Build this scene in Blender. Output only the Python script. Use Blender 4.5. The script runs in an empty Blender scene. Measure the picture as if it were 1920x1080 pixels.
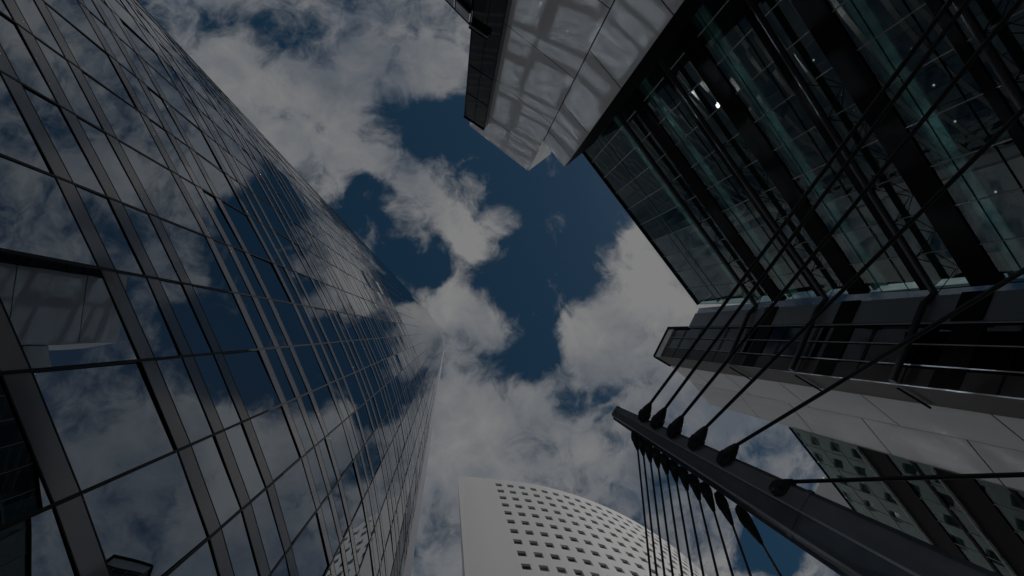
import bpy, bmesh, math, random
from mathutils import Vector, Matrix

SC = bpy.context.scene
COL = SC.collection
rnd = random.Random(7)

# ------------------------------------------------------------------ camera
F = 950.0                      # focal length in pixels of the 1920 px wide photograph
ZEN = (838.0, 622.0)           # where the zenith falls in the photograph
zc = Vector((ZEN[0] - 960, -(ZEN[1] - 540), -F)).normalized()
xc = Vector((1, 0, 0)); xc = (xc - zc * xc.dot(zc)).normalized()
yc = zc.cross(xc)
ROT = Matrix((xc, yc, zc))     # camera axes -> world axes
cam_data = bpy.data.cameras.new('camera')
cam_data.sensor_width = 36.0
cam_data.lens = F / 1920 * 36.0
cam_data.clip_end = 6000
cam = bpy.data.objects.new('camera', cam_data)
COL.objects.link(cam)
cam.matrix_world = ROT.to_4x4()
SC.camera = cam

def ray(px, py):
    d = ROT @ Vector((px - 960, -(py - 540), -F))
    return Vector((d.x / d.z, d.y / d.z))

def at(px, py, z):
    """plan position (metres) of something at height z above the eye"""
    r = ray(px, py)
    return Vector((r.x * z, r.y * z, z))

GROUND = -1.6

# ------------------------------------------------------------------ light
SUN_AZ, SUN_EL = math.radians(-27), math.radians(45)
sdir = Vector((math.cos(SUN_AZ) * math.cos(SUN_EL), math.sin(SUN_AZ) * math.cos(SUN_EL), math.sin(SUN_EL)))
sun_data = bpy.data.lights.new('sun', 'SUN')
sun_data.energy = 5.0
sun_data.angle = math.radians(0.55)
sun_data.color = (1.0, 0.965, 0.92)
sun = bpy.data.objects.new('sun', sun_data)
COL.objects.link(sun)
sun.rotation_euler = sdir.to_track_quat('Z', 'Y').to_euler()
SC.view_settings.view_transform = 'Standard'
SC.view_settings.look = 'None'
SC.view_settings.gamma = 1
SC.view_settings.exposure = -2.45
SC.cycles.use_denoising = True
SC.cycles.max_bounces = 10
SC.cycles.glossy_bounces = 5
SC.cycles.transparent_max_bounces = 16
SC.cycles.sample_clamp_indirect = 0
SC.cycles.caustics_reflective = True
SC.cycles.caustics_refractive = False
SC.cycles.blur_glossy = 0.0
SC.cycles.use_guiding = True
SC.cycles.use_surface_guiding = True

# ------------------------------------------------------------------ sky
world = bpy.data.worlds.new('World')
SC.world = world
world.use_nodes = True
nt = world.node_tree
nt.nodes.clear()
N, K = nt.nodes.new, nt.links.new

def math_node(tree, op, a, b=None, c=None, clamp=False):
    n = tree.nodes.new('ShaderNodeMath'); n.operation = op; n.use_clamp = clamp
    for i, v in enumerate((a, b, c)):
        if v is None: continue
        if isinstance(v, (int, float)): n.inputs[i].default_value = v
        else: tree.links.new(v, n.inputs[i])
    return n.outputs[0]

sky = N('ShaderNodeTexSky')
sky.sky_type = 'NISHITA'
sky.sun_disc = False
sky.sun_elevation = SUN_EL
sky.sun_rotation = math.radians(90) - SUN_AZ
sky.air_density = 1.0; sky.dust_density = 0.3; sky.ozone_density = 3.0
tc = N('ShaderNodeTexCoord')
sep = N('ShaderNodeSeparateXYZ'); K(tc.outputs['Generated'], sep.inputs[0])
zz = math_node(nt, 'MAXIMUM', sep.outputs['Z'], 0.06)
comb = N('ShaderNodeCombineXYZ')
K(math_node(nt, 'DIVIDE', sep.outputs['X'], zz), comb.inputs[0])
K(math_node(nt, 'DIVIDE', sep.outputs['Y'], zz), comb.inputs[1])
plane = comb.outputs[0]        # a cloud deck: position at unit height

# warp the deck so the cloud outlines curl
wn = N('ShaderNodeTexNoise'); wn.inputs['Scale'].default_value = 5.5; wn.inputs['Detail'].default_value = 5
K(plane, wn.inputs['Vector'])
wv = N('ShaderNodeVectorMath'); wv.operation = 'SUBTRACT'; K(wn.outputs['Color'], wv.inputs[0]); wv.inputs[1].default_value = (.5, .5, .5)
ws = N('ShaderNodeVectorMath'); ws.operation = 'SCALE'; K(wv.outputs[0], ws.inputs[0]); ws.inputs['Scale'].default_value = 0.10
wa = N('ShaderNodeVectorMath'); wa.operation = 'ADD'; K(plane, wa.inputs[0]); K(ws.outputs[0], wa.inputs[1])
warped = wa.outputs[0]

def blob(px, py, rx, ry, ang, amp):
    c = ray(px, py)
    m = N('ShaderNodeMapping'); m.vector_type = 'TEXTURE'
    K(warped, m.inputs['Vector'])
    m.inputs['Location'].default_value = (c.x, c.y, 0)
    m.inputs['Rotation'].default_value = (0, 0, math.radians(ang))
    m.inputs['Scale'].default_value = (rx / F, ry / F, 1)
    g = N('ShaderNodeTexGradient'); g.gradient_type = 'SPHERICAL'
    K(m.outputs[0], g.inputs[0])
    s = N('ShaderNodeMapRange'); s.interpolation_type = 'SMOOTHSTEP'
    K(g.outputs['Fac'], s.inputs['Value']); s.inputs['From Max'].default_value = 0.75
    s.inputs['To Max'].default_value = amp
    return s.outputs[0]

blobs = [
    # openings of blue
    (790, 235, 190, 80, 14, -1.3), (940, 285, 230, 140, 20, -1.6), (680, 375, 130, 60, -40, -1.0),
    (700, 440, 120, 70, 40, -0.9), (1050, 450, 200, 200, 0, -1.9), (1015, 600, 135, 150, 0, -1.6),
    (985, 680, 120, 70, 0, -0.9), (1120, 340, 170, 140, 0, -1.1), (1200, 190, 220, 180, 0, -1.1),
    (775, 540, 110, 65, 50, -1.0), (800, 490, 130, 60, 0, -0.8), (920, 520, 80, 70, 0, -0.8),
    (450, 45, 170, 50, 20, -0.55), (600, 55, 90, 40, 10, -0.5), (330, 60, 110, 50, 40, -0.4), (1235, 522, 60, 40, 0, -0.9),
    (1100, 745, 140, 50, 0, -0.6), (960, 725, 90, 40, 10, -0.7), (1440, 1015, 120, 100, 0, -1.3),
    (1020, 945, 90, 40, 0, -0.6), (1500, 250, 260, 160, 0, -0.6), (460, 330, 120, 80, 0, -0.25),
    # banks of cloud
    (850, 512, 130, 42, 0, -0.9), (720, 255, 70, 35, 20, -0.4),
    (735, 325, 85, 50, 20, 1.25), (800, 385, 95, 48, 40, 1.35), (870, 440, 85, 45, 30, 1.3), (945, 405, 60, 50, -20, 1.2),
    (860, 575, 85, 60, 20, 1.25), (940, 625, 80, 60, 30, 1.2), (830, 650, 110, 60, 0, 0.7), (880, 500, 45, 60, 0, 0.9),
    (1200, 480, 120, 120, 0, 1.2), (1150, 590, 160, 100, -30, 1.2), (1100, 650, 100, 80, 0, 0.8), (1330, 430, 170, 120, 0, 1.0),
    (880, 830, 330, 170, 0, 1.1), (580, 220, 280, 150, 0, 0.7), (1280, 700, 260, 170, 0, 0.9), (740, 130, 220, 80, 0, 0.6), (430, 200, 200, 120, 45, 0.5),
    (250, -150, 500, 200, 0, 0.6), (1000, 1150, 500, 160, 0, 0.7),
]
acc = None
for b in blobs:
    o = blob(*b)
    acc = o if acc is None else math_node(nt, 'ADD', acc, o)
acc = math_node(nt, 'MINIMUM', math_node(nt, 'MAXIMUM', acc, -1.75), 0.9)
def fbm(scale, detail, rough, vec, dist=0.0):
    n = N('ShaderNodeTexNoise'); n.inputs['Scale'].default_value = scale; n.inputs['Detail'].default_value = detail
    n.inputs['Roughness'].default_value = rough; n.inputs['Distortion'].default_value = dist
    K(vec, n.inputs['Vector'])
    return math_node(nt, 'SUBTRACT', n.outputs['Fac'], 0.5)
big = fbm(6.0, 12, 0.60, warped, 0.2)
fine = fbm(17.0, 10, 0.62, warped, 0.6)
field = math_node(nt, 'ADD', acc, 0.78)
field = math_node(nt, 'MULTIPLY_ADD', big, 5.2, field)
field = math_node(nt, 'MULTIPLY_ADD', fine, 3.4, field)
mask = N('ShaderNodeMapRange'); mask.interpolation_type = 'SMOOTHSTEP'
K(field, mask.inputs['Value']); mask.inputs['From Min'].default_value = -0.45; mask.inputs['From Max'].default_value = 1.3
# cloud tone: bright ragged tops, greyer thick bases
lit = fbm(3.4, 9, 0.58, warped)
tone = math_node(nt, 'MULTIPLY_ADD', lit, 2.6, 0.52)
tone = math_node(nt, 'MULTIPLY_ADD', fine, 0.9, tone)
tone = math_node(nt, 'MULTIPLY_ADD', big, 0.8, tone)
for b in ((1330, 840, 330, 250, 0, -0.38), (830, 1060, 260, 180, 0, -0.25), (520, 60, 300, 120, 20, -0.25), (760, 200, 200, 70, 10, -0.15),
          (830, 760, 160, 140, 0, 0.22), (1180, 500, 130, 100, 0, 0.3), (1080, 620, 120, 80, 0, 0.25), (850, 410, 170, 100, 35, 0.28), (560, 260, 180, 110, 0, 0.12)):
    tone = math_node(nt, 'ADD', tone, blob(*b))
tone = math_node(nt, 'ADD', tone, 0.0, clamp=True)
ramp = N('ShaderNodeValToRGB'); K(tone, ramp.inputs[0])
ramp.color_ramp.elements[0].color = (0.40, 0.465, 0.57, 1)
ramp.color_ramp.elements[1].color = (0.95, 0.95, 0.955, 1)
mid_ = ramp.color_ramp.elements.new(0.5); mid_.color = (0.66, 0.695, 0.75, 1)
bg1 = N('ShaderNodeBackground'); bg1.inputs['Strength'].default_value = 0.10
hsv = N('ShaderNodeHueSaturation'); hsv.inputs['Saturation'].default_value = 1.2; hsv.inputs['Hue'].default_value = 0.482; hsv.inputs['Value'].default_value = 0.92
K(sky.outputs[0], hsv.inputs['Color']); K(hsv.outputs[0], bg1.inputs['Color'])
bg2 = N('ShaderNodeBackground'); bg2.inputs['Strength'].default_value = 1.18
K(ramp.outputs[0], bg2.inputs['Color'])
mx = N('ShaderNodeMixShader')
K(mask.outputs[0], mx.inputs[0]); K(bg1.outputs[0], mx.inputs[1]); K(bg2.outputs[0], mx.inputs[2])
wo = N('ShaderNodeOutputWorld'); K(mx.outputs[0], wo.inputs['Surface'])

# ------------------------------------------------------------------ materials
def material(name, base, rough=0.6, metal=0.0, ior=1.45, var=0.0, var_scale=0.4, bump=0.0, bump_scale=2.0, emit=None, streak=False):
    m = bpy.data.materials.new(name); m.use_nodes = True
    t = m.node_tree; p = t.nodes['Principled BSDF']
    p.inputs['Base Color'].default_value = (*base, 1)
    p.inputs['Roughness'].default_value = rough
    p.inputs['Metallic'].default_value = metal
    p.inputs['IOR'].default_value = ior
    g = None
    if var or bump:
        g = t.nodes.new('ShaderNodeNewGeometry')
    if var:
        mp = t.nodes.new('ShaderNodeMapping'); t.links.new(g.outputs['Position'], mp.inputs[0])
        if streak: mp.inputs['Scale'].default_value = (1, 1, 0.06)
        n = t.nodes.new('ShaderNodeTexNoise'); n.inputs['Scale'].default_value = var_scale; n.inputs['Detail'].default_value = 6
        t.links.new(mp.outputs[0], n.inputs['Vector'])
        r = t.nodes.new('ShaderNodeMapRange'); t.links.new(n.outputs['Fac'], r.inputs['Value'])
        r.inputs['From Min'].default_value = 0.3; r.inputs['From Max'].default_value = 0.7
        r.inputs['To Min'].default_value = 1 - var; r.inputs['To Max'].default_value = 1 + var
        mul = t.nodes.new('ShaderNodeVectorMath'); mul.operation = 'SCALE'
        mul.inputs[0].default_value = base; t.links.new(r.outputs[0], mul.inputs['Scale'])
        t.links.new(mul.outputs[0], p.inputs['Base Color'])
    if bump:
        n = t.nodes.new('ShaderNodeTexNoise'); n.inputs['Scale'].default_value = bump_scale; n.inputs['Detail'].default_value = 1
        t.links.new(g.outputs['Position'], n.inputs['Vector'])
        bm = t.nodes.new('ShaderNodeBump'); bm.inputs['Strength'].default_value = 1.0; bm.inputs['Distance'].default_value = bump
        t.links.new(n.outputs['Fac'], bm.inputs['Height']); t.links.new(bm.outputs[0], p.inputs['Normal'])
    if emit:
        p.inputs['Emission Color'].default_value = (*emit[0], 1); p.inputs['Emission Strength'].default_value = emit[1]
    return m

def clear_glass(name, tint, ior, gloss=(1, 1, 1), extra=0.0):
    m = bpy.data.materials.new(name); m.use_nodes = True
    t = m.node_tree; t.nodes.clear()
    tr = t.nodes.new('ShaderNodeBsdfTransparent'); tr.inputs[0].default_value = (*tint, 1)
    gl = t.nodes.new('ShaderNodeBsdfGlossy'); gl.inputs['Roughness'].default_value = 0.0; gl.inputs['Color'].default_value = (*gloss, 1)
    f0 = ((ior - 1) / (ior + 1)) ** 2
    lw = t.nodes.new('ShaderNodeLayerWeight'); lw.inputs['Blend'].default_value = 0.5
    fr = math_node(t, 'MULTIPLY_ADD', math_node(t, 'POWER', lw.outputs['Facing'], 5.0), 1 - f0, f0)
    g = t.nodes.new('ShaderNodeNewGeometry')
    n = t.nodes.new('ShaderNodeTexNoise'); n.inputs['Scale'].default_value = 0.35; n.inputs['Detail'].default_value = 1
    t.links.new(g.outputs['Position'], n.inputs['Vector'])
    bm = t.nodes.new('ShaderNodeBump'); bm.inputs['Distance'].default_value = 0.004
    t.links.new(n.outputs['Fac'], bm.inputs['Height']); t.links.new(bm.outputs[0], gl.inputs['Normal'])
    fac = math_node(t, 'ADD', fr, extra, clamp=True)
    mix = t.nodes.new('ShaderNodeMixShader'); t.links.new(fac, mix.inputs[0])
    t.links.new(tr.outputs[0], mix.inputs[1]); t.links.new(gl.outputs[0], mix.inputs[2])
    o = t.nodes.new('ShaderNodeOutputMaterial'); t.links.new(mix.outputs[0], o.inputs[0])
    return m

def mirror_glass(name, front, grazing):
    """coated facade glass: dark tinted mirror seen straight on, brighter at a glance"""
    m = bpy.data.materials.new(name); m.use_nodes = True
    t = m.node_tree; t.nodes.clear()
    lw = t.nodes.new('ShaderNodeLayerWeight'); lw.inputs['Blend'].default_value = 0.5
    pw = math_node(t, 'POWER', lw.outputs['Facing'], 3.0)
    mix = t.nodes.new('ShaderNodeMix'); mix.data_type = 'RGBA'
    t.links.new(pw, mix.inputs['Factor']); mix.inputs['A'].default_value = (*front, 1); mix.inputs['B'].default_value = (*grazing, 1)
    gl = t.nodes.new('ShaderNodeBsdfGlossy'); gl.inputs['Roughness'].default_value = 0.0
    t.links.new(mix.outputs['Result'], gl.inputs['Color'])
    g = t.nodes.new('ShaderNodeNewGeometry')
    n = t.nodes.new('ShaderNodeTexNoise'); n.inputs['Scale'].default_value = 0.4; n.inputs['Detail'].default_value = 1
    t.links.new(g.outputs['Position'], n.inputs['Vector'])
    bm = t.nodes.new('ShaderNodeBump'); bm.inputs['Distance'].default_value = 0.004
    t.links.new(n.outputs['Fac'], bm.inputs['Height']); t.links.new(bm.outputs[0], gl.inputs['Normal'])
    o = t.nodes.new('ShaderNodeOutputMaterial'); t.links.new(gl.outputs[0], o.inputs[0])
    return m

M = dict(
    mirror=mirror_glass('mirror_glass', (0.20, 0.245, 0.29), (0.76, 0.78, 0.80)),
    spandrel=material('spandrel_panel', (0.17, 0.17, 0.18), 0.10, 0.0, 1.75, var=0.08, var_scale=0.5),
    black=material('black_metal', (0.005, 0.005, 0.006), 0.6, 0.0, 1.2),
    frame=material('gloss_black_frame', (0.006, 0.006, 0.007), 0.35, 0.0, 1.22),
    black_gap=material('dark_joint', (0.03, 0.03, 0.034), 0.7),
    edge=material('edge_metal', (0.22, 0.23, 0.26), 0.35, 0.2, var=0.05),
    greypanel=material('grey_panel', (0.19, 0.21, 0.235), 0.4, var=0.12, var_scale=0.3, streak=True),
    clad=material('pale_stone_cladding', (0.78, 0.775, 0.775), 0.55, var=0.05, var_scale=0.5, streak=True),
    brown=material('brown_metal_cladding', (0.038, 0.030, 0.025), 0.5, var=0.15, var_scale=0.5, streak=True),
    white=material('white_wall', (0.76, 0.755, 0.755), 0.7, var=0.05, var_scale=0.15, streak=True),
    pane=material('window_pane', (0.02, 0.024, 0.03), 0.03, 0.0, 1.6),
    bluewin=material('window_pane_sky', (0.05, 0.065, 0.085), 0.05, 0.0, 1.6),
    blindwin=material('window_blind', (0.16, 0.16, 0.155), 0.5, 0.0, 1.4),
    darkpane=material('smoked_glass', (0.006, 0.007, 0.009), 0.03, 0.0, 1.45, bump=0.01, bump_scale=0.3),
    teal=clear_glass('teal_glass', (0.50, 0.68, 0.66), 1.6, (0.85, 0.98, 0.98), 0.08),
    wingglass=clear_glass('dark_teal_glass', (0.40, 0.56, 0.55), 1.4, (0.8, 0.97, 0.97), 0.0),
    bluepane=clear_glass('blue_glass', (0.16, 0.20, 0.24), 1.5, (0.8, 0.9, 1.0), 0.0),
    steel=material('painted_steel_tube', (0.075, 0.078, 0.085), 0.35, 0.6),
    alu=material('pale_aluminium', (0.42, 0.42, 0.42), 0.4, 0.3),
    ceiling=material('ceiling_board', (0.26, 0.36, 0.35), 0.8, var=0.25, var_scale=0.3),
    inner=material('inner_wall', (0.10, 0.15, 0.155), 0.8, var=0.35, var_scale=0.25),
    edgeglow=material('lit_teal_edge', (0.55, 0.78, 0.74), 0.6, var=0.4, var_scale=0.8),  # lit look of the ceiling edges is put into this pale teal
    lamp=material('lamp_glow', (0.9, 0.9, 0.85), 0.5, emit=((1.0, 0.93, 0.8), 2.2)),
    mast=material('mast_paint', (0.19, 0.21, 0.24), 0.36, 0.1, 1.5, var=0.22, var_scale=0.9, bump=0.004, bump_scale=5),
    mastlip=material('mast_flange_highlight', (0.62, 0.63, 0.66), 0.3, 0.0, 1.5, var=0.1),  # pale colour paints in the sky light caught by the flange edges
    cast=material('cast_steel', (0.035, 0.04, 0.046), 0.5, 0.2, var=0.4, var_scale=14),
    cable=material('cable_sheath', (0.016, 0.018, 0.022), 0.5, 0.0),
    paving=material('paving_slabs', (0.42, 0.41, 0.40), 0.85, var=0.12, var_scale=0.25),
    roof=material('roof_gravel', (0.25, 0.25, 0.25), 0.9, var=0.1),
    parapet=material('frosted_parapet_glass', (0.62, 0.64, 0.66), 0.35),
)

# ------------------------------------------------------------------ mesh helpers
class MB:
    def __init__(self): self.v, self.f = [], []
    def poly(self, pts):
        i = len(self.v); self.v += [tuple(p) for p in pts]; self.f.append(tuple(range(i, i + len(pts))))
    def hexa(self, a, b):
        """solid between two equal rings of points"""
        n = len(a); i = len(self.v)
        self.v += [tuple(p) for p in a] + [tuple(p) for p in b]
        self.f.append(tuple(range(i, i + n))[::-1]); self.f.append(tuple(range(i + n, i + 2 * n)))
        for k in range(n):
            self.f.append((i + k, i + (k + 1) % n, i + n + (k + 1) % n, i + n + k))
    def prism(self, plan, z0, z1):
        self.hexa([(p[0], p[1], z0) for p in plan], [(p[0], p[1], z1) for p in plan])
    def bar(self, p, q, w, h=None, up=None):
        """square bar p->q"""
        h = h or w
        p, q = Vector(p), Vector(q); d = (q - p).normalized()
        up = Vector(up) if up else (Vector((0, 0, 1)) if abs(d.z) < .95 else Vector((1, 0, 0)))
        s = d.cross(up).normalized(); u = s.cross(d).normalized()
        c = [s * w / 2 + u * h / 2, -s * w / 2 + u * h / 2, -s * w / 2 - u * h / 2, s * w / 2 - u * h / 2]
        self.hexa([p + x for x in c], [q + x for x in c])
    def tube(self, pts, radii, n=12, squash=None, side=None):
        pts = [Vector(p) for p in pts]
        if not isinstance(radii, (list, tuple)): radii = [radii] * len(pts)
        d0 = (pts[-1] - pts[0]).normalized()
        s = side or d0.cross(Vector((0, 0, 1)) if abs(d0.z) < .95 else Vector((1, 0, 0))).normalized()
        s = (s - d0 * s.dot(d0)).normalized(); u = d0.cross(s)
        i = len(self.v)
        for k, (p, r) in enumerate(zip(pts, radii)):
            q = squash[k] if squash else 1
            for j in range(n):
                a = 2 * math.pi * j / n
                self.v.append(tuple(p + s * math.cos(a) * r + u * math.sin(a) * r * q))
        for k in range(len(pts) - 1):
            for j in range(n):
                a, b = i + k * n + j, i + k * n + (j + 1) % n
                self.f.append((a, b, b + n, a + n))
        self.f.append(tuple(range(i, i + n))[::-1]); e = i + (len(pts) - 1) * n
        self.f.append(tuple(range(e, e + n)))
    def build(self, name, mat, parent=None, bevel=0.0, smooth=False):
        me = bpy.data.meshes.new(name); me.from_pydata(self.v, [], self.f)
        bm = bmesh.new(); bm.from_mesh(me); bmesh.ops.recalc_face_normals(bm, faces=bm.faces); bm.to_mesh(me); bm.free()
        me.materials.append(M[mat] if isinstance(mat, str) else mat)
        o = bpy.data.objects.new(name, me); COL.objects.link(o)
        if parent:
            o.parent = parent
            if parent.type == 'EMPTY' or parent.parent:
                root = parent
                while root.parent: root = root.parent
                o.matrix_parent_inverse = Matrix.Translation(root.location).inverted() if parent == root else Matrix.Identity(4)
        if smooth:
            for p in me.polygons: p.use_smooth = True
            me.set_sharp_from_angle(angle=math.radians(40))
        if bevel:
            b = o.modifiers.new('bevel', 'BEVEL'); b.width = bevel; b.segments = 2; b.limit_method = 'ANGLE'
        return o

def tag(o, label, cat, group=None, kind=None):
    if kind: o['kind'] = kind
    if label: o['label'] = label
    if cat: o['category'] = cat
    if group: o['group'] = group
    return o

def thing(name, loc, label, cat, group=None):
    o = bpy.data.objects.new(name, None); COL.objects.link(o); o.location = loc
    o.empty_display_size = 0.5
    return tag(o, label, cat, group)

def v2(p): return Vector((p[0], p[1]))
def lerp(a, b, t): return a + (b - a) * t

def cladding(mb, a, b, z0, levels, z1, nrm, cols, gap=0.15, thick=0.03):
    """separate panels hung in front of a wall from plan point a to b, joints at the given levels"""
    zs = [z0] + sorted(z for z in levels if z0 < z < z1) + [z1]
    for i in range(len(zs) - 1):
        for k in range(len(cols) - 1):
            u0, u1 = cols[k], cols[k + 1]
            L = (b - a).length
            p = lerp(a, b, u0 + (gap / 2 / L if k else 0)); q = lerp(a, b, u1 - (gap / 2 / L if k < len(cols) - 2 else 0))
            s0 = zs[i] + (gap / 2 if i else 0); s1 = zs[i + 1] - (gap / 2 if i < len(zs) - 2 else 0)
            o = nrm * thick
            mb.prism([p, q, q + o, p + o], s0, s1)

# ------------------------------------------------------------------ ground
g = MB(); g.poly([(-2500, -2500, GROUND), (2500, -2500, GROUND), (2500, 2500, GROUND), (-2500, 2500, GROUND)])
tag(g.build('ground', 'paving'), None, None, kind='structure')

# ================================================================== mirror glass tower (left)
U = 0.0215
outline = [(-1850, -1830), (-1600, -1700), (-1510, -1600), (-1385, -1450), (-1238, -1250), (-1105, -1050), (-985, -850), (-878, -662),
           (-772, -467), (-667, -276), (-630, -204), (-565, -74), (-509, 47), (-444, 194), (-398, 306), (-363, 407), (-309, 600),
           (-260, 860), (-233, 1100), (-224, 1330)]
outline = [Vector(p) * U for p in outline]
def curve_at_angle(deg):
    """where the ray from the eye at this plan angle meets the outline"""
    d = Vector((-math.cos(math.radians(deg)), math.sin(math.radians(deg))))
    for i in range(1, len(outline) - 1):
        a, b = outline[i], outline[i + 1]
        den = d.x * (b - a).y - d.y * (b - a).x
        if abs(den) < 1e-9: continue
        t = (a.y * d.x - a.x * d.y) / -den
        if -1e-6 <= t <= 1 + 1e-6:
            p = lerp(a, b, t)
            if p.dot(d) > 0: return p
    return None
# outline as a length table, used to continue the bay rhythm
cum = [0.0]
for a, b in zip(outline, outline[1:]): cum.append(cum[-1] + (b - a).length)
def along(s):
    for i in range(len(outline) - 1):
        if s <= cum[i + 1]: return lerp(outline[i], outline[i + 1], (s - cum[i]) / (cum[i + 1] - cum[i]))
    return outline[-1].copy()
def length_of(p):
    best = (1e9, 0)
    for i in range(len(outline) - 1):
        a, b = outline[i], outline[i + 1]; t = max(0, min(1, (p - a).dot(b - a) / (b - a).length_squared))
        d = (lerp(a, b, t) - p).length
        if d < best[0]: best = (d, cum[i] + t * (b - a).length)
    return best[1]
bay_angles = [-39.2, -35.5, -30.2, -21.6, -10.4, 5.4, 24.0, 41.3, 54.5, 64.0]
bays = [length_of(curve_at_angle(a)) for a in bay_angles]
s = bays[0]
while s - 3.7 > cum[1]: s -= 3.7; bays.insert(0, s)
s = bays[-1]
while s + 3.3 < cum[-1] - 1: s += 3.3; bays.append(s)
nodes = [outline[0], outline[1]] + [along(s) for s in bays] + [outline[-1]]
TOP = 800.0
tower = thing('glass_tower', (-25, -5, GROUND), 'curved mirror glass tower with grey floor bands and black mullions, filling the left side', 'tower')
Z0, FH = 20.4, 2.89
bands = [Z0 + FH * k for k in range(-7, 46) if k % 4 != 3]
def nrm_of(i):
    a = nodes[max(i - 1, 0)]; b = nodes[min(i + 1, len(nodes) - 1)]
    d = (b - a).normalized(); return Vector((d.y, -d.x)) if Vector((d.y, -d.x)).dot(Vector((1, -.3))) > 0 else Vector((-d.y, d.x))
NR = [nrm_of(i) for i in range(len(nodes))]
gl = MB()
zs = [GROUND] + [b for b in bands if b > 0] + [bands[-1] + 10 * k for k in range(1, 7)] + [260, 330, 420, 520, 650, TOP]
for i in range(len(nodes) - 1):
    a, b = nodes[i], nodes[i + 1]; nn = (NR[i] + NR[i + 1]).normalized()
    for z0, z1 in zip(zs, zs[1:]):
        # every pane sits a few millimetres out of true
        yaw = nn * rnd.gauss(0, .0028) * min((b - a).length, 5); pit = nn * rnd.gauss(0, .0020) * min(z1 - z0, 6)
        k_ = 1 if z0 < 150 else .2; yaw *= k_; pit *= k_
        off = nn * (yaw.length + pit.length); a_, b_ = a - off, b - off
        gl.poly([(*(a_ + yaw - pit), z0), (*(b_ - yaw - pit), z0), (*(b_ - yaw + pit), z1), (*(a_ + yaw + pit), z1)])
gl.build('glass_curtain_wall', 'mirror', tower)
for zb in bands:
    mb, fr = MB(), MB()
    for i in range(1, len(nodes) - 1):
        a, b = nodes[i], nodes[i + 1]; na, nb = NR[i] * 0.014, NR[i + 1] * 0.014
        mb.hexa([(*a, zb - .43), (*b, zb - .43), (*(b + nb), zb - .43), (*(a + na), zb - .43)],
                [(*a, zb + .43), (*b, zb + .43), (*(b + nb), zb + .43), (*(a + na), zb + .43)])
        for s_ in (-1, 1):
            zf = zb + s_ * .465
            na2, nb2 = NR[i] * 0.022, NR[i + 1] * 0.022
            fr.hexa([(*a, zf - .028), (*b, zf - .028), (*(b + nb2), zf - .028), (*(a + na2), zf - .028)],
                    [(*a, zf + .028), (*b, zf + .028), (*(b + nb2), zf + .028), (*(a + na2), zf + .028)])
    o = mb.build('spandrel_band', 'spandrel', tower)
    if zb < 75: fr.build('band_frame', 'frame', o)
for i in range(2, len(nodes) - 1):
    mb = MB(); p = nodes[i]; n = NR[i]; t = Vector((-n.y, n.x))
    mb.prism([p + t * .055, p + t * .055 + n * .03, p - t * .055 + n * .03, p - t * .055], GROUND, 230)
    mb.build('mullion', 'frame', tower)
e = nodes[-1]
fin = [e, Vector((-190, 1395)) * U, Vector((-260, 1500)) * U, Vector((-330, 1500)) * U]
mb = MB(); mb.prism(fin, GROUND, TOP); mb.build('edge_fin', 'edge', tower)
mb = MB()
back = [Vector((-330, 1500)) * U, Vector((-1500, 1700)) * U, Vector((-2600, 300)) * U, Vector((-2500, -1500)) * U, nodes[0]]
for a, b in zip(back, back[1:]): mb.poly([(*a, GROUND), (*b, GROUND), (*b, TOP), (*a, TOP)])
mb.build('rear_wall', 'edge', tower)
mb = MB(); mb.poly([(*p, TOP - .5) for p in nodes + back[:-1]]); mb.build('roof', 'roof', tower)

# ================================================================== white building with square windows (bottom)
WZ = 153.2; rowk = 137.0e-6 * 45 * F
wb = thing('white_office_block', (30, 70, GROUND), 'white curved office block pierced by rows of small square windows', 'building')
top_row = [(935, 909), (958.5, 911.3), (981, 914.4), (1003.5, 917.3), (1025, 921), (1046.5, 926), (1068, 931.6), (1087, 937.6), (1108, 944.6),
           (1126, 951), (1147, 960), (1164, 969), (1182, 978), (1199, 987)]
wpts = [v2(at(*q, WZ)) for q in top_row]
last = (wpts[-1] - wpts[-2]); ang = math.atan2(last.y, last.x)
# smooth the run of column centres: constant spacing, steadily turning
a0 = math.atan2((wpts[1] - wpts[0]).y, (wpts[1] - wpts[0]).x)
NCOL = 26; SP = 3.5
cols = [wpts[0]]
angs = []
for k in range(NCOL - 1):
    th = a0 + (math.radians(41) - a0) * min(1.0, k / 19.0)
    angs.append(th); cols.append(cols[-1] + Vector((math.cos(th), math.sin(th))) * SP)
angs.append(angs[-1])
corner_l = v2(at(858, 892, 159.0))
WTOP = 159.0
wall = MB(); panes, reveals = [], None
NROW = 26
def wnorm(k):
    th = angs[max(0, min(k, len(angs) - 1))]; return Vector((math.sin(th), -math.cos(th)))
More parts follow.
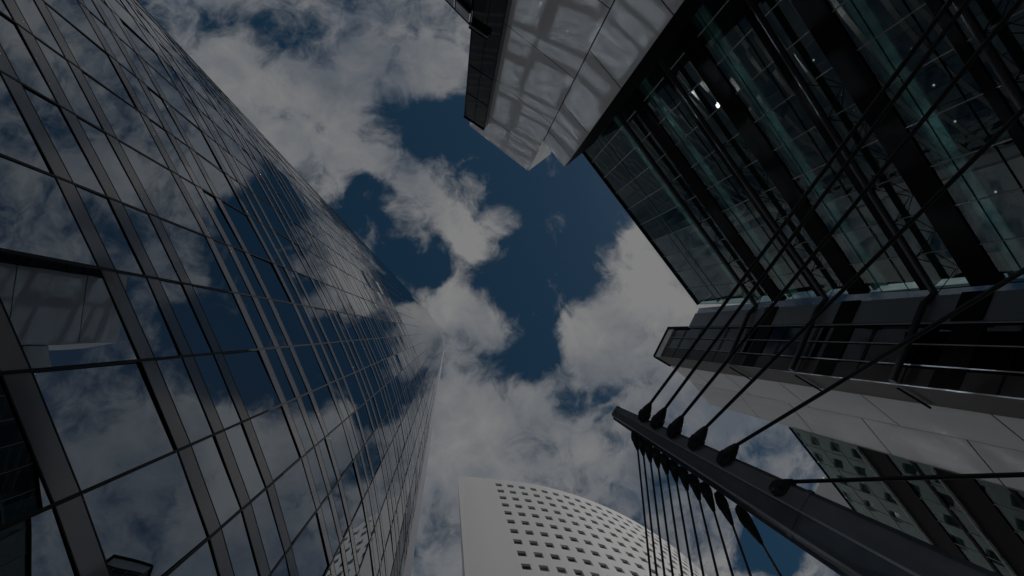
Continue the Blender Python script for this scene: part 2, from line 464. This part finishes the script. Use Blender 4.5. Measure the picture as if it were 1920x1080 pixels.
# cell borders halfway between columns
bord = [cols[0] - Vector((math.cos(a0), math.sin(a0))) * SP / 2]
for k in range(NCOL - 1): bord.append((cols[k] + cols[k + 1]) / 2)
bord.append(cols[-1] + (cols[-1] - bord[-1]))
win_list = []
zrows = [WZ - rowk * r for r in range(NROW)]
zb = [WTOP] + [z - rowk / 2 for z in zrows] + [GROUND]
def q3(p, z): return (p.x, p.y, z)
wall.poly([q3(corner_l, GROUND), q3(bord[0], GROUND), q3(bord[0], WTOP), q3(corner_l, WTOP)])
WH, WW, DEP = 1.25, 0.92, 0.55
for k in range(NCOL):
    a, b = bord[k], bord[k + 1]; L = (b - a).length; d = (b - a) / L; n = Vector((d.y, -d.x))
    c = (a + b) / 2
    wall.poly([q3(a, GROUND), q3(b, GROUND), q3(b, zb[-2]), q3(a, zb[-2])])
    for r in range(NROW):
        zt, zo = zb[r], zb[r + 1]; zm = zrows[r]
        l, h = c - d * WW, c + d * WW; z0, z1 = zm - WH, zm + WH
        wall.poly([q3(a, zo), q3(b, zo), q3(b, z0), q3(a, z0)]); wall.poly([q3(a, z1), q3(b, z1), q3(b, zt), q3(a, zt)])
        wall.poly([q3(a, z0), q3(l, z0), q3(l, z1), q3(a, z1)]); wall.poly([q3(h, z0), q3(b, z0), q3(b, z1), q3(h, z1)])
        li, hi = l - n * DEP, h - n * DEP
        for pp in ([q3(l, z0), q3(h, z0), q3(hi, z0), q3(li, z0)], [q3(l, z1), q3(h, z1), q3(hi, z1), q3(li, z1)],
                   [q3(l, z0), q3(l, z1), q3(li, z1), q3(li, z0)], [q3(h, z0), q3(h, z1), q3(hi, z1), q3(hi, z0)]):
            wall.poly(pp)
        win_list.append((k, r, li, hi, d, n, z0, z1))
wall.build('facade_wall', 'white', wb)
far = bord[-1]
mb = MB()
bk = [far, far + Vector((20, 40)), corner_l + Vector((40, 70)), corner_l + Vector((2, 34)), corner_l]
for a, b in zip(bk, bk[1:]): mb.poly([q3(a, GROUND), q3(b, GROUND), q3(b, WTOP), q3(a, WTOP)])
mb.build('rear_wall', 'white', wb)
mb = MB(); mb.poly([q3(p, WTOP - .4) for p in [corner_l] + bord + bk[1:-1]]); mb.build('roof', 'roof', wb)
def window_mesh(mb, w):
    k, r, li, hi, d, n, z0, z1 = w
    mb.poly([q3(li, z0), q3(hi, z0), q3(hi, z1), q3(li, z1)])
    t = 0.07
    for p, q in ((q3(li, z0 + t), q3(hi, z0 + t)), (q3(li, z1 - t), q3(hi, z1 - t))): mb.bar(p, q, .12, .12)
    m_ = (li + hi) / 2
# the windows in view, largest first, are parts; those below the frame are one mass
order = sorted(win_list, key=lambda w: (w[1] > 11, w[0] > 20, w[1] * -1 + w[0] * 0.6))
first = order[:96]; rest = order[96:]
for w in first:
    mb = MB(); window_mesh(mb, w); mb.build('window', rnd.choice(['pane', 'pane', 'bluewin', 'bluewin', 'blindwin']), wb)
mb = MB()
for w in rest: window_mesh(mb, w)
o = mb.build('far_windows', 'pane', wb); o['kind'] = 'stuff'

# ================================================================== glass office building (right)
ZR = 72.0
lev = [(72.0, (1087, 275), (1310, 570)), (56.8, (1151.6, 185), (1427, 567)), (45.4, (1229, 76.7), (1560, 553)), (34.2, (1359, -104), (1766, 541))]
lev = [(z, v2(at(*l, z)), v2(at(*c, z))) for z, l, c in lev]
def A(u, z, out=0.0):
    """point on the long glass face: u = 0 left end, 1 corner"""
    if z >= lev[0][0]: l, c = lev[0][1], lev[0][2]
    elif z <= lev[-1][0]: l, c = lev[-1][1], lev[-1][2]
    else:
        for (za, la, ca), (zb_, lb, cb) in zip(lev, lev[1:]):
            if zb_ <= z <= za:
                t = (za - z) / (za - zb_); l, c = lerp(la, lb, t), lerp(ca, cb, t); break
    p = lerp(l, c, u); d = (c - l).normalized(); n = Vector((-d.y, d.x))
    if n.dot(p) > 0: n = -n
    p = p + n * out
    return Vector((p.x, p.y, z))
S1K = 56.8 / F
def t1(u, v): return Vector((u, v)) * S1K
cq = v2(A(1, 56.8)); dq = v2(at(1370, 685, 56.8)); eq = v2(at(1410, 708.5, 56.8))
ZW = 79.2
crease = v2(at(1297, 717, ZW)); cend = v2(at(1331, 758, ZW))
MOD = 11.3
levels = [56.8, 45.4, 34.2, 22.9, 11.6]
ob = thing('glass_office_building', (45, -5, GROUND), 'dark teal glass office building with black floor bands and steel tubes, upper right', 'building')
# outer glass
mb = MB(); NP = 10
zs = [GROUND, 11.6, 22.9, 34.2, 45.4, 56.8, ZR]
for z0, z1 in zip(zs, zs[1:]):
    for k in range(NP):
        u0, u1 = k / NP, (k + 1) / NP
        mb.poly([A(u0, z0), A(u1, z0), A(u1, z1), A(u0, z1)])
mb.build('glass_wall', 'teal', ob)
bd = (dq - cq); bl = bd.length; bdir = bd / bl; bn = Vector((bdir.y, -bdir.x))
if bn.dot(cq) > 0: bn = -bn
def B(s, z, out=0.0):
    p = cq + bdir * s + bn * out
    return Vector((p.x, p.y, z))
SA, SB = 18 * S1K, 55.5 * S1K
mb = MB(); mb.poly([B(0, GROUND), B(SA, GROUND), B(SA, ZR), B(0, ZR)])
mb.build('glass_return', 'bluepane', ob)
mb = MB(); mb.poly([B(SB, GROUND, -.1), B(bl, GROUND, -.1), B(bl, ZW - 2.2, -.1), B(SB, ZW - 2.2, -.1)])
mb.build('side_glass_wall', 'bluepane', ob)
# black floor bands and thin bars, wrapping the corner
def a_strip(z0, z1, out0, out1, u0=0.0, u1=1.0):
    mb = MB()
    mb.hexa([A(u0, z0, out0), A(u1, z0, out0), A(u1, z0, out1), A(u0, z0, out1)], [A(u0, z1, out0), A(u1, z1, out0), A(u1, z1, out1), A(u0, z1, out1)])
    return mb
def b_strip(mb, s0, s1, z0, z1, o0, o1):
    mb.hexa([B(s0, z0, o0), B(s1, z0, o0), B(s1, z0, o1), B(s0, z0, o1)], [B(s0, z1, o0), B(s1, z1, o0), B(s1, z1, o1), B(s0, z1, o1)])
tops = [56.8 + MOD] + levels
for z in tops:
    top_module = z > 60
    if not top_module:
        mb = a_strip(z - .39 * MOD, z - .2 * MOD, -.35, .12)
        b_strip(mb, SB, bl, z - .39 * MOD, z - .2 * MOD, -.35, .03)
        mb.build('floor_band', 'black', ob)
    mb = a_strip(z - .90 * MOD, z - .84 * MOD, -.25, .10)
    mb.build('thin_bar', 'black', ob)
    zt = z - (.655 if top_module else .43) * MOD
    a_strip(zt - 1.25, zt, -.75, -.55, .03, .99).build('ceiling_edge', 'edgeglow', ob)
    # ceilings behind the glass
    for dz, nm in ((.43, 'ceiling'), (.91, 'ceiling')):
        zz_ = z - dz * MOD
        if top_module and dz < .5: zz_ = z - .1 * MOD
        mb = MB()
        mb.hexa([A(0, zz_, -.4), A(1, zz_, -.4), A(.97, zz_, -11), A(0, zz_, -11)], [A(0, zz_ + .3, -.4), A(1, zz_ + .3, -.4), A(.97, zz_ + .3, -11), A(0, zz_ + .3, -11)])
        mb.build(nm, 'ceiling', ob)
mb = MB(); mb.poly([A(0, GROUND, -10.5), A(1, GROUND, -10.5), A(1, ZR - .5, -10.5), A(0, ZR - .5, -10.5)])
mb.poly([A(.0, GROUND, 0), A(.0, GROUND, -10.5), A(0, ZR, -10.5), A(0, ZR, 0)])
mb.poly([A(1, GROUND, -.6), A(1, GROUND, -10.5), A(1, ZR - .3, -10.5), A(1, ZR - .3, -.6)])
mb.build('inner_wall', 'inner', ob)
mb = MB()
for k in range(1, 7):
    u = k / 7; mb.prism([v2(A(u - .012, 40, -3)), v2(A(u + .012, 40, -3)), v2(A(u + .012, 40, -3.7)), v2(A(u - .012, 40, -3.7))], GROUND, ZR - 1)
mb.build('inner_columns', 'inner', ob)
# light steel glazing bars
for k in range(NP + 1):
    mb = MB(); u = k / NP
    for z0, z1 in zip(zs, zs[1:]): mb.bar(A(u, z0, .03), A(u, z1, .03), .07, .09)
    mb.build('glazing_bar', 'alu', ob)
for z in (66.3, 64.6):
    mb = MB(); mb.bar(A(0, z, .05), A(1, z, .05), .06); mb.build('transom', 'alu', ob)
for z in tops:
    for fz in (.52, .75) if z < 60 else ():
        mb = MB(); mb.bar(A(0, z - fz * MOD, .04), A(1, z - fz * MOD, .04), .05); mb.build('transom', 'black', ob)
# round steel tubes standing off the glass, following the corner and the side face
for z in levels:
    mb = MB()
    pts = [A(.02, z, .75), A(1, z, .75)]
    mb.tube(pts, .26, 12); mb.tube([A(1, z, .75), B(2, z, .75), B(bl, z, .6)], .26, 12)
    o = mb.build('steel_tube', 'steel', ob, smooth=True)
    mb = MB()
    for k in range(4, NP):
        u0, u1 = k / NP, (k + .5) / NP
        mb.bar(A(u0, z - .2, .7), A(u1, z - .18 * MOD, .15), .045); mb.bar(A(u1, z - .18 * MOD, .15), A((k + 1) / NP, z - .2, .7), .045)
        mb.bar(A(u0, z, .7), A(u0, z, 0), .1)
    mb.build('truss', 'black', ob)
# pale corner pilaster, brown return, parapet
mb = MB(); b_strip(mb, SA, SB, GROUND, ZR - .3, -2.0, .30)
o = mb.build('corner_pilaster', 'greypanel', ob)
for z in levels:
    mb = MB(); b_strip(mb, SA - .05, SB + .05, z - .39 * MOD, z - .2 * MOD, .303, .42); mb.build('pilaster_shadow_band', 'black', ob)  # black slabs stand in for the shadow bands across the pilaster
mb = MB(); b_strip(mb, SB, bl, ZW - 2.2, ZW - .35, -1.0, .02); mb.build('parapet_panel', 'clad', ob)
mb = MB(); b_strip(mb, SB - .1, bl + .1, ZW - .35, ZW, -1.2, .22)
ed = (eq - dq).normalized(); en = Vector((ed.y, -ed.x)); en = en if en.dot(dq) < 0 else -en
mb.hexa([(*(dq + en * .2), ZW - .35), (*(eq + en * .2), ZW - .35), (*(eq - en), ZW - .35), (*(dq - en), ZW - .35)],
        [(*(dq + en * .2), ZW), (*(eq + en * .2), ZW), (*(eq - en), ZW), (*(dq - en), ZW)])
b_strip(mb, SB - .1, SB + .25, ZW - 7, ZW - .36, -.6, .2)
mb.build('roof_coping', 'black', ob)
mb = MB(); mb.prism([dq, eq, eq - en * 1.5, dq - en * 1.5], GROUND, ZW - .36); mb.build('return_wall', 'brown', ob)
for z in levels:
    mb = MB(); mb.bar((*(dq + en * .25), z), (*(eq + en * .25), z), .14); mb.build('return_rail', 'black', ob)
mb = MB(); mb.prism([v2(B(SB, 0, -.2)), v2(B(bl, 0, -.2)), v2(B(bl, 0, -.6)), v2(B(SB, 0, -.6))], GROUND, ZW - 2.3); mb.build('inner_side_wall', 'black_gap', ob)
for k, s_ in enumerate((SB + .02, SB + (bl - SB) * .34, SB + (bl - SB) * .67, bl - .05)):
    mb = MB(); mb.bar(B(s_, GROUND, .02), B(s_, ZW - 2.2, .02), .08); mb.build('glazing_bar', 'alu', ob)
for z in [ZW - 3, ZW - 6.5] + [l - .6 * MOD for l in tops] + [l - .05 for l in tops]:
    mb = MB(); mb.bar(B(SB, z, .0), B(bl, z, .0), .08); mb.build('side_transom', 'frame', ob)
# roof
mb = MB(); mb.poly([A(0, ZR - .2), A(1, ZR - .2), A(1, ZR - .2, -25), A(0, ZR - .2, -25)]); mb.build('roof', 'roof', ob)
mb = MB(); mb.bar(A(-.0, ZR, .1), A(1.0, ZR, .1), .3); mb.build('roof_edge', 'black', ob)
# ceiling lamps
for px, py in ((1275, 180), (1525, 113), (1750, 160), (1710, 92), (1360, 305), (1790, 228), (1416, 383), (1444, 425), (1866, 360), (1522, 535)):
    # nearest ceiling the sight line meets behind the glass
    best = None
    r = ray(px, py)
    for z in tops:
        for dz in (.43, .91):
            zc_ = z - dz * MOD
            if z > 60 and dz < .5: zc_ = z - .1 * MOD
            p = r * zc_
            l, c = v2(A(0, zc_)), v2(A(1, zc_)); d = (c - l).normalized(); n = Vector((d.y, -d.x)); n = n if n.dot(l) > 0 else -n
            dep = (p - l).dot(n)
            if .5 < dep < 10 and (best is None or dep < best[0]): best = (dep, Vector((p.x, p.y, zc_)))
    if best:
        mb = MB(); c = best[1]
        mb.tube([c + Vector((0, 0, -.06)), c + Vector((0, 0, .02))], .065, 12); mb.build('ceiling_lamp', 'lamp', ob)

# ---- pale folded stone wall beyond the brown return
sw = thing('folded_stone_wall', (41, 9, GROUND), 'pale grey stone clad wall folded along its height, right of the mast', 'building')
def outward(a, b):
    d = (b - a).normalized(); n = Vector((d.y, -d.x)); return n if n.dot(a) < 0 else -n
n1, n2 = outward(eq, crease), outward(crease, cend)
bk1 = eq - n1 * 2.5; bk2 = cend - n2 * 4 ; 
mb = MB(); mb.prism([eq + (crease - eq).normalized() * .02, crease, cend, cend - n2 * 5, eq - n1 * 5], GROUND, ZW - .05); mb.build('wall_core', 'black_gap', sw)
mb = MB(); cladding(mb, eq, crease, GROUND, [52.0, 40.8, 30.0, 19.0, 8, 63.0, 72], ZW, n1, [0, 1]); mb.build('stone_panels', 'clad', sw)
mb = MB(); cladding(mb, crease + (cend - crease).normalized() * .05, cend, GROUND, [66, 55.5, 45.0, 35.0, 25, 15], ZW, n2, [0, 1]); mb.build('stone_panels', 'clad', sw)

# ---- lower glass wing
ZD = 59.8
ds = cend.copy(); dd = Vector((math.cos(math.radians(51.6)), math.sin(math.radians(51.6)))); dn = outward(ds, ds + dd)
gw = thing('glass_wing', (52, 22, GROUND), 'lower glass wing with black bands below the pale stone wall, behind the mast', 'building')
def D(s, z, out=0.0):
    p = ds + dd * s + dn * out; return Vector((p.x, p.y, z))
DL = 34
mb = MB()
for k in range(12): mb.poly([D(DL * k / 12, GROUND), D(DL * (k + 1) / 12, GROUND), D(DL * (k + 1) / 12, ZD), D(DL * k / 12, ZD)])
mb.build('glass_wall', 'wingglass', gw)
def d_strip(s0, s1, z0, z1, o0, o1):
    mb = MB(); mb.hexa([D(s0, z0, o0), D(s1, z0, o0), D(s1, z0, o1), D(s0, z0, o1)], [D(s0, z1, o0), D(s1, z1, o0), D(s1, z1, o1), D(s0, z1, o1)]); return mb
for j in range(6):
    zt = 49.2 - 8.4 * j
    d_strip(0.1, DL, zt - 3.4, zt, -.3, .1).build('floor_band', 'black', gw)
    d_strip(0.1, DL, zt - 6.4, zt - 6.0, -.2, .08).build('thin_bar', 'black', gw)
    mb = MB(); mb.tube([D(0.1, zt, .3), D(DL, zt, .3)], .12, 8); mb.build('steel_tube', 'alu', gw, smooth=True)
    d_strip(0.1, DL, zt - 3.7, zt - 3.42, -9, -.3).build('ceiling', 'ceiling', gw)
d_strip(0.1, DL, ZD - 1.0, ZD - .7, -9, -.3).build('ceiling', 'ceiling', gw)
d_strip(0.1, DL, GROUND, ZD - .3, -9.4, -9.1).build('inner_wall', 'inner', gw)
for k in range(13):
    mb = MB(); mb.bar(D(max(.1, DL * k / 12), GROUND, .03), D(max(.1, DL * k / 12), ZD, .03), .06); mb.build('glazing_bar', 'alu', gw)
for z in (56.5, 53.0):
    mb = MB(); mb.bar(D(.1, z, .03), D(DL, z, .03), .05); mb.build('transom', 'alu', gw)
mb = MB(); mb.bar(D(0.1, ZD, .05), D(DL, ZD, .05), .22); mb.build('roof_edge', 'black', gw)
d_strip(0.1, DL, ZD - .5, ZD - .2, -9.5, -.1).build('roof', 'roof', gw)
d_strip(DL, DL + .3, GROUND, ZD - .1, -9.5, 0).build('end_wall', 'inner', gw)

# ---- white corner block peeping over the wing
zk = 84.0
kc, kl, kr = v2(at(1547, 893, zk)), v2(at(1510, 975, zk)), v2(at(1640, 985, zk))
kb = thing('white_corner_block', (*kc, GROUND), 'small white wall corner peeping over the glass wing roof beside the mast', 'building')
mb = MB(); mb.prism([kc, kl, kl + (kr - kc), kr], GROUND, zk); mb.build('wall', 'white', kb)
kd = v2(at(1560, 926, zk))
mb = MB(); mb.prism([lerp(kc, kl, .05), lerp(kc, kr, .05), lerp(kc, kr, .6), lerp(kc, kl, .6)], zk + .01, zk + .5); mb.build('roof_hood', 'clad', kb)

# ================================================================== pale stone slab with dark window strip (top)
TK = ZW / F
L_, cr, rt = v2(at(880, 235, ZW)), v2(at(990, 320, ZW)), v2(at(1030, 290, ZW))
w1d = (cr - L_).normalized(); w1n = outward(L_, cr)
st = thing('stone_slab_tower', (10, -32, GROUND), 'pale stone slab tower with dark window strip at its left, top centre', 'building')
ZW2 = 66.3
a49 = math.radians(49.5); w2d = Vector((math.cos(a49), math.sin(a49)))
# right edge of the lower fold lies on the sight line to the glass building's left end
rr = ray(1060, 312); den = w2d.x * rr.y - w2d.y * rr.x
tt = -(cr.x * rr.y - cr.y * rr.x) / den
w2e = cr + w2d * tt; w2n = outward(cr, w2e)
dep = rt - cr
mb = MB(); mb.prism([L_, cr, rt, L_ + dep], GROUND, ZW - .06); mb.build('slab_core', 'black_gap', st)
mb = MB(); cladding(mb, L_, cr, GROUND, [71.0, 60.4, 48.9, 37.5, 26, 15], ZW, w1n, [0, 1]); mb.build('stone_panels', 'clad', st)
rn = outward(cr, rt); rn = rn if rn.dot(w1d) > 0 else -rn
mb = MB(); mb.prism([cr, rt, rt + rn * .06, cr + rn * .06], ZW2, ZW); mb.prism([L_, cr, rt, L_ + dep], ZW - .055, ZW); mb.build('slab_end', 'clad', st)
mb = MB(); mb.prism([cr + w2d * .06, w2e, w2e - w2n * 4.5, cr - w2n * 4.5 + w2d * .06], GROUND, ZW2 - .05); mb.build('fold_core', 'black_gap', st)
mb = MB(); cladding(mb, cr + w2d * .14, w2e, GROUND, [62.5, 54.5, 43.5, 32.5, 21], ZW2, w2n, [0, 1]); mb.build('stone_panels', 'clad', st)
mb = MB(); mb.prism([w2e, w2e - w2n * 5.5, w2e - w2n * 5.5 - w2d * .4, w2e - w2d * .04], GROUND, ZW2 - .06); mb.build('edge_strip', 'black', st)
# dark window strip standing in front
zd = 73.8
d0, d1 = v2(at(870, 218, zd)), v2(at(908, 243, zd))
dkn = outward(d0, d1)
mb = MB(); mb.prism([d0, d1, d1 - dkn * 1.2, d0 - dkn * 4.0], GROUND, zd); o = mb.build('window_strip', 'darkpane', st)
mb = MB()
mb.bar((*(d0 + dkn * .02), zd), (*(d1 + dkn * .02), zd), .25)
for u in (.02, .98): mb.bar((*lerp(d0, d1, u), GROUND), (*lerp(d0, d1, u), zd), .12)
mb.bar((*lerp(d0, d1, .5), GROUND), (*lerp(d0, d1, .5), zd), .07)
for z in (66, 58.8, 43, 36): mb.bar((*(d0 + dkn * .01), z), (*(d1 + dkn * .01), z), .1)
mb.build('strip_frame', 'black', st)
# low block with a glass balustrade at its left
zl = 50.9
l0 = v2(at(882, 45, zl)); ldir = v2(at(838, 0, zl)) - l0; ldir.normalize(); ln = outward(l0, l0 + ldir)
lb = thing('terrace_block', (*(l0 + ldir * 6), GROUND), 'dark glass block with pale balustrade panels on its roof terrace, top edge', 'building')
le = l0 + ldir * 16
mb = MB(); mb.prism([l0, le, le - ln * 9, l0 - ln * 3], GROUND, zl - 2.1); mb.build('wall', 'darkpane', lb)
for k in range(7):
    a, b = l0 + ldir * (2.25 * k + .12), l0 + ldir * (2.25 * k + 2.05)
    mb = MB(); mb.prism([a + ln * .1, b + ln * .1, b + ln * .16, a + ln * .16], zl - 1.7, zl - .25); mb.build('balustrade_panel', 'parapet', lb)
    mb = MB(); mb.bar((*(l0 + ldir * 2.25 * k), zl - 2.1), (*(l0 + ldir * 2.25 * k), zl), .14); mb.build('post', 'black', lb)
mb = MB(); mb.bar((*(l0 + ln * .1), zl), (*(le + ln * .1), zl), .12); mb.bar((*(l0 + ln * .1), zl - 2.1), (*(le + ln * .1), zl - 2.1), .3)
mb.build('handrail', 'black', lb)
mb = MB()
q0, q1 = lerp(d0, d1, -.02), lerp(d0, d1, .62)
for z, w in ((zl, .16), (zl - .8, .16)): mb.bar((*(q0 + dkn * .35), z), (*(q1 + dkn * .35), z), w)
mb.build('walkway_rail', 'black', st)
mb = MB(); mb.bar((*(q0 + dkn * .3), zl - .4), (*(q1 + dkn * .3), zl - .4), .25, .2); mb.build('walkway_edge', 'edge', st)

# ================================================================== inclined mast with stay cables
MZ0, MZ1 = 20.0, 11.2
ax0, ax1 = (1160, 775), (1700, 1075)
pm0, pm1 = at(*ax0, MZ0), at(*ax1, MZ1)
axis = (pm1 - pm0).normalized()
base = pm0 + axis * ((pm0.z - GROUND) / -axis.z)
mlen = (base - pm0).length
view = (pm0 + pm1).normalized()
across = axis.cross(view).normalized()                  # across the mast as seen from below
if (ROT.inverted() @ across).y > 0: across = -across     # points down the picture
toward = across.cross(axis).normalized()
if toward.dot(view) > 0: toward = -toward                # points at the viewer
def mwidth(t): return 0.56 + 2.95 * t
def mp(t, a, d):
    w = mwidth(t); return pm0 + axis * (mlen * t) + across * (a * w) + toward * (d * w)
def mast_t(px, py):
    """distance along the mast for a place in the picture"""
    best = (1e9, 0)
    for i in range(0, 1201):
        t = i / 1500
        p = mp(t, 0, 0); c = ROT.inverted() @ p
        x, y = 960 + F * c.x / -c.z, 540 - F * c.y / -c.z
        u = ROT.inverted() @ across
        d = abs((x - px) * (ax1[0] - ax0[0]) + (y - py) * (ax1[1] - ax0[1]))
        if d < best[0]: best = (d, t)
    return best[1]
mast = thing('cable_mast', base, 'dark grey tapered steel mast leaning in from the lower right corner', 'mast')
prof = [(-.5, -.05), (-.42, .10), (-.04, .17), (.36, .17), (.47, .02), (.44, -.35), (-.40, -.38)]
mb = MB(); mb.hexa([mp(-.004, a * .9, d * .9) for a, d in prof], [mp(1, a, d) for a, d in prof]); mb.build('mast_body', 'mast', mast, bevel=.02)
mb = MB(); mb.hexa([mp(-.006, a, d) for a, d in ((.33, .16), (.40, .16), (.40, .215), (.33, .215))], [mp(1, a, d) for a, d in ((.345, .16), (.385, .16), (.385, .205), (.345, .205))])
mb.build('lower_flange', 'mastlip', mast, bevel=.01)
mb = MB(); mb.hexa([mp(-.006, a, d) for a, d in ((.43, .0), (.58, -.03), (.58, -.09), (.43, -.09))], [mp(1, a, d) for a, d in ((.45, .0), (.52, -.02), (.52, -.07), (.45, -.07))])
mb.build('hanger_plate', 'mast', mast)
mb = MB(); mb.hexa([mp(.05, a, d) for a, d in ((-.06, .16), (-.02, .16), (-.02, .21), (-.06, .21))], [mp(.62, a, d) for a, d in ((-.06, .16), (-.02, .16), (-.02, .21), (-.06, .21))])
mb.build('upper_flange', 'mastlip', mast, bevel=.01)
mb = MB(); mb.hexa([mp(-.010, a * .95, d) for a, d in prof], [mp(-.004, a * .95, d) for a, d in prof]); mb.build('mast_cap', 'mast', mast, bevel=.02)

for t_ in (.30, .56):
    mb = MB(); mb.hexa([mp(t_, a * 1.012, d * 1.02 + .004) for a, d in prof], [mp(t_ + .006, a * 1.012, d * 1.02 + .004) for a, d in prof]); mb.build('splice_ring', 'mast', mast)

def cable(foot, head, end, r, size, name, label, group):
    """foot = on the mast, head = tip of the socket, end = far point on the ground"""
    d = (end - head).normalized()
    root = thing(name, foot, label, 'cable', group)
    mb = MB(); mb.tube([head - d * .1, end], r, 10); mb.build('strand', 'cable', root, smooth=True)
    ax = (head - foot); Lh = ax.length; ax.normalize()
    # cast socket: swelling body that narrows to the cable
    mb = MB()
    mb.tube([foot + ax * (Lh * k) for k in (.34, .42, .58, .75, .92, 1.0)], [size * q for q in (.42, .52, .50, .40, .26, .20)], 12)
    mb.build('socket', 'cast', root, smooth=True)
    sd = ax.cross(toward).normalized(); up = sd.cross(ax).normalized()
    for s_ in (-1, 1):
        mb = MB(); c = up * (s_ * size * .30)
        ring = [(.0, .20), (.08, .34), (.30, .52), (.50, .46), (.56, .2)]
        pts = [foot + ax * (Lh * k) + sd * (w * size) for k, w in ring] + [foot + ax * (Lh * k) - sd * (w * size) for k, w in reversed(ring)]
        mb.hexa([p + c - up * size * .07 for p in pts], [p + c + up * size * .07 for p in pts]); mb.build('clevis_plate', 'cast', root)
    mb = MB(); mb.tube([foot + ax * Lh * .12 - up * size * .48, foot + ax * Lh * .12 + up * size * .48], size * .14, 10); mb.build('pin', 'steel', root, smooth=True)
    mb = MB(); mb.prism([v2(end) + Vector(q) for q in ((-.2, -.2), (.2, -.2), (.2, .2), (-.2, .2))], GROUND - .05, GROUND + .25); mb.build('ground_anchor', 'cast', root)

def to_ground(p, q):
    d = q - p; return p + d * ((p.z - GROUND) / -d.z)
stays = [((1203, 788), (1219, 757), (1783, 0), 9.0), ((1226, 802), (1247, 766), (1816, 0), 8.8), ((1257, 819), (1279, 781), (1914, 0), 8.5),
         ((1297, 842), (1324, 801), (1920, 204), 8.6), ((1351, 871), (1382, 834), (1920, 507), 8.8), ((1447, 925), (1490, 903), (1920, 890), 9.6)]
ords = ['topmost of the six back stays, running from the mast tip to the top edge', 'second back stay below the mast tip, thin dark cable reaching the top edge',
        'third back stay below the mast tip, ending near the top right corner', 'fourth back stay from the tip, crossing the dark glass to the right edge',
        'fifth back stay from the tip, thick cable passing the brown return wall', 'lowest thick back stay, running almost level to the right edge']
for (ft, hd, en_, z2), lab in zip(stays, ords):
    t = mast_t(*ft); foot = mp(t, -.04, .20); zf = foot.z
    foot = at(*ft, zf); head = at(*hd, zf - .25)
    cable(foot, head, to_ground(head, at(*en_, z2)), .055, .36 + .30 * t, 'stay_cable', lab, 'back stays of the mast')
def c7(x, y): return (1120 + x / 2.4, 640 + y / 2.4)
hang = [((165, 405), (182, 490), (240, 1056)), ((195, 428), (208, 515), (268, 1056)), ((225, 450), (240, 545), (303, 1056)), ((260, 478), (275, 570), (340, 1056)),
        ((298, 505), (315, 600), (382, 1056)), ((338, 532), (357, 635), (428, 1056)), ((380, 562), (405, 672), (478, 1056)), ((425, 595), (460, 715), (542, 1056)),
        ((475, 632), (525, 765), (610, 1056)), ((537, 676), (608, 825), (690, 1056)), ((628, 742), (740, 910), (825, 1056))]
nth = ['first', 'second', 'third', 'fourth', 'fifth', 'sixth', 'seventh', 'eighth', 'ninth', 'tenth', 'eleventh']
for i, (ft, hd, en_) in enumerate(hang):
    ft, hd, en_ = c7(*ft), c7(*hd), c7(*en_)
    t = mast_t(*ft); foot = mp(t, .52, -.05); zf = foot.z
    foot = at(*ft, zf); head = at(*hd, zf - .3)
    lab = nth[i] + ' thin hanger cable from the mast tip, under its lower edge'
    if i == 0: lab = 'leftmost thin hanger cable, nearest the mast tip under its lower edge'
    if i == 10: lab = 'rightmost hanger cable, farthest from the mast tip, with the longest socket'
    cable(foot, head, to_ground(head, at(*en_, zf - 3.2)), .036, .24 + .22 * t, 'hanger_cable', lab, 'hanger cables under the mast')
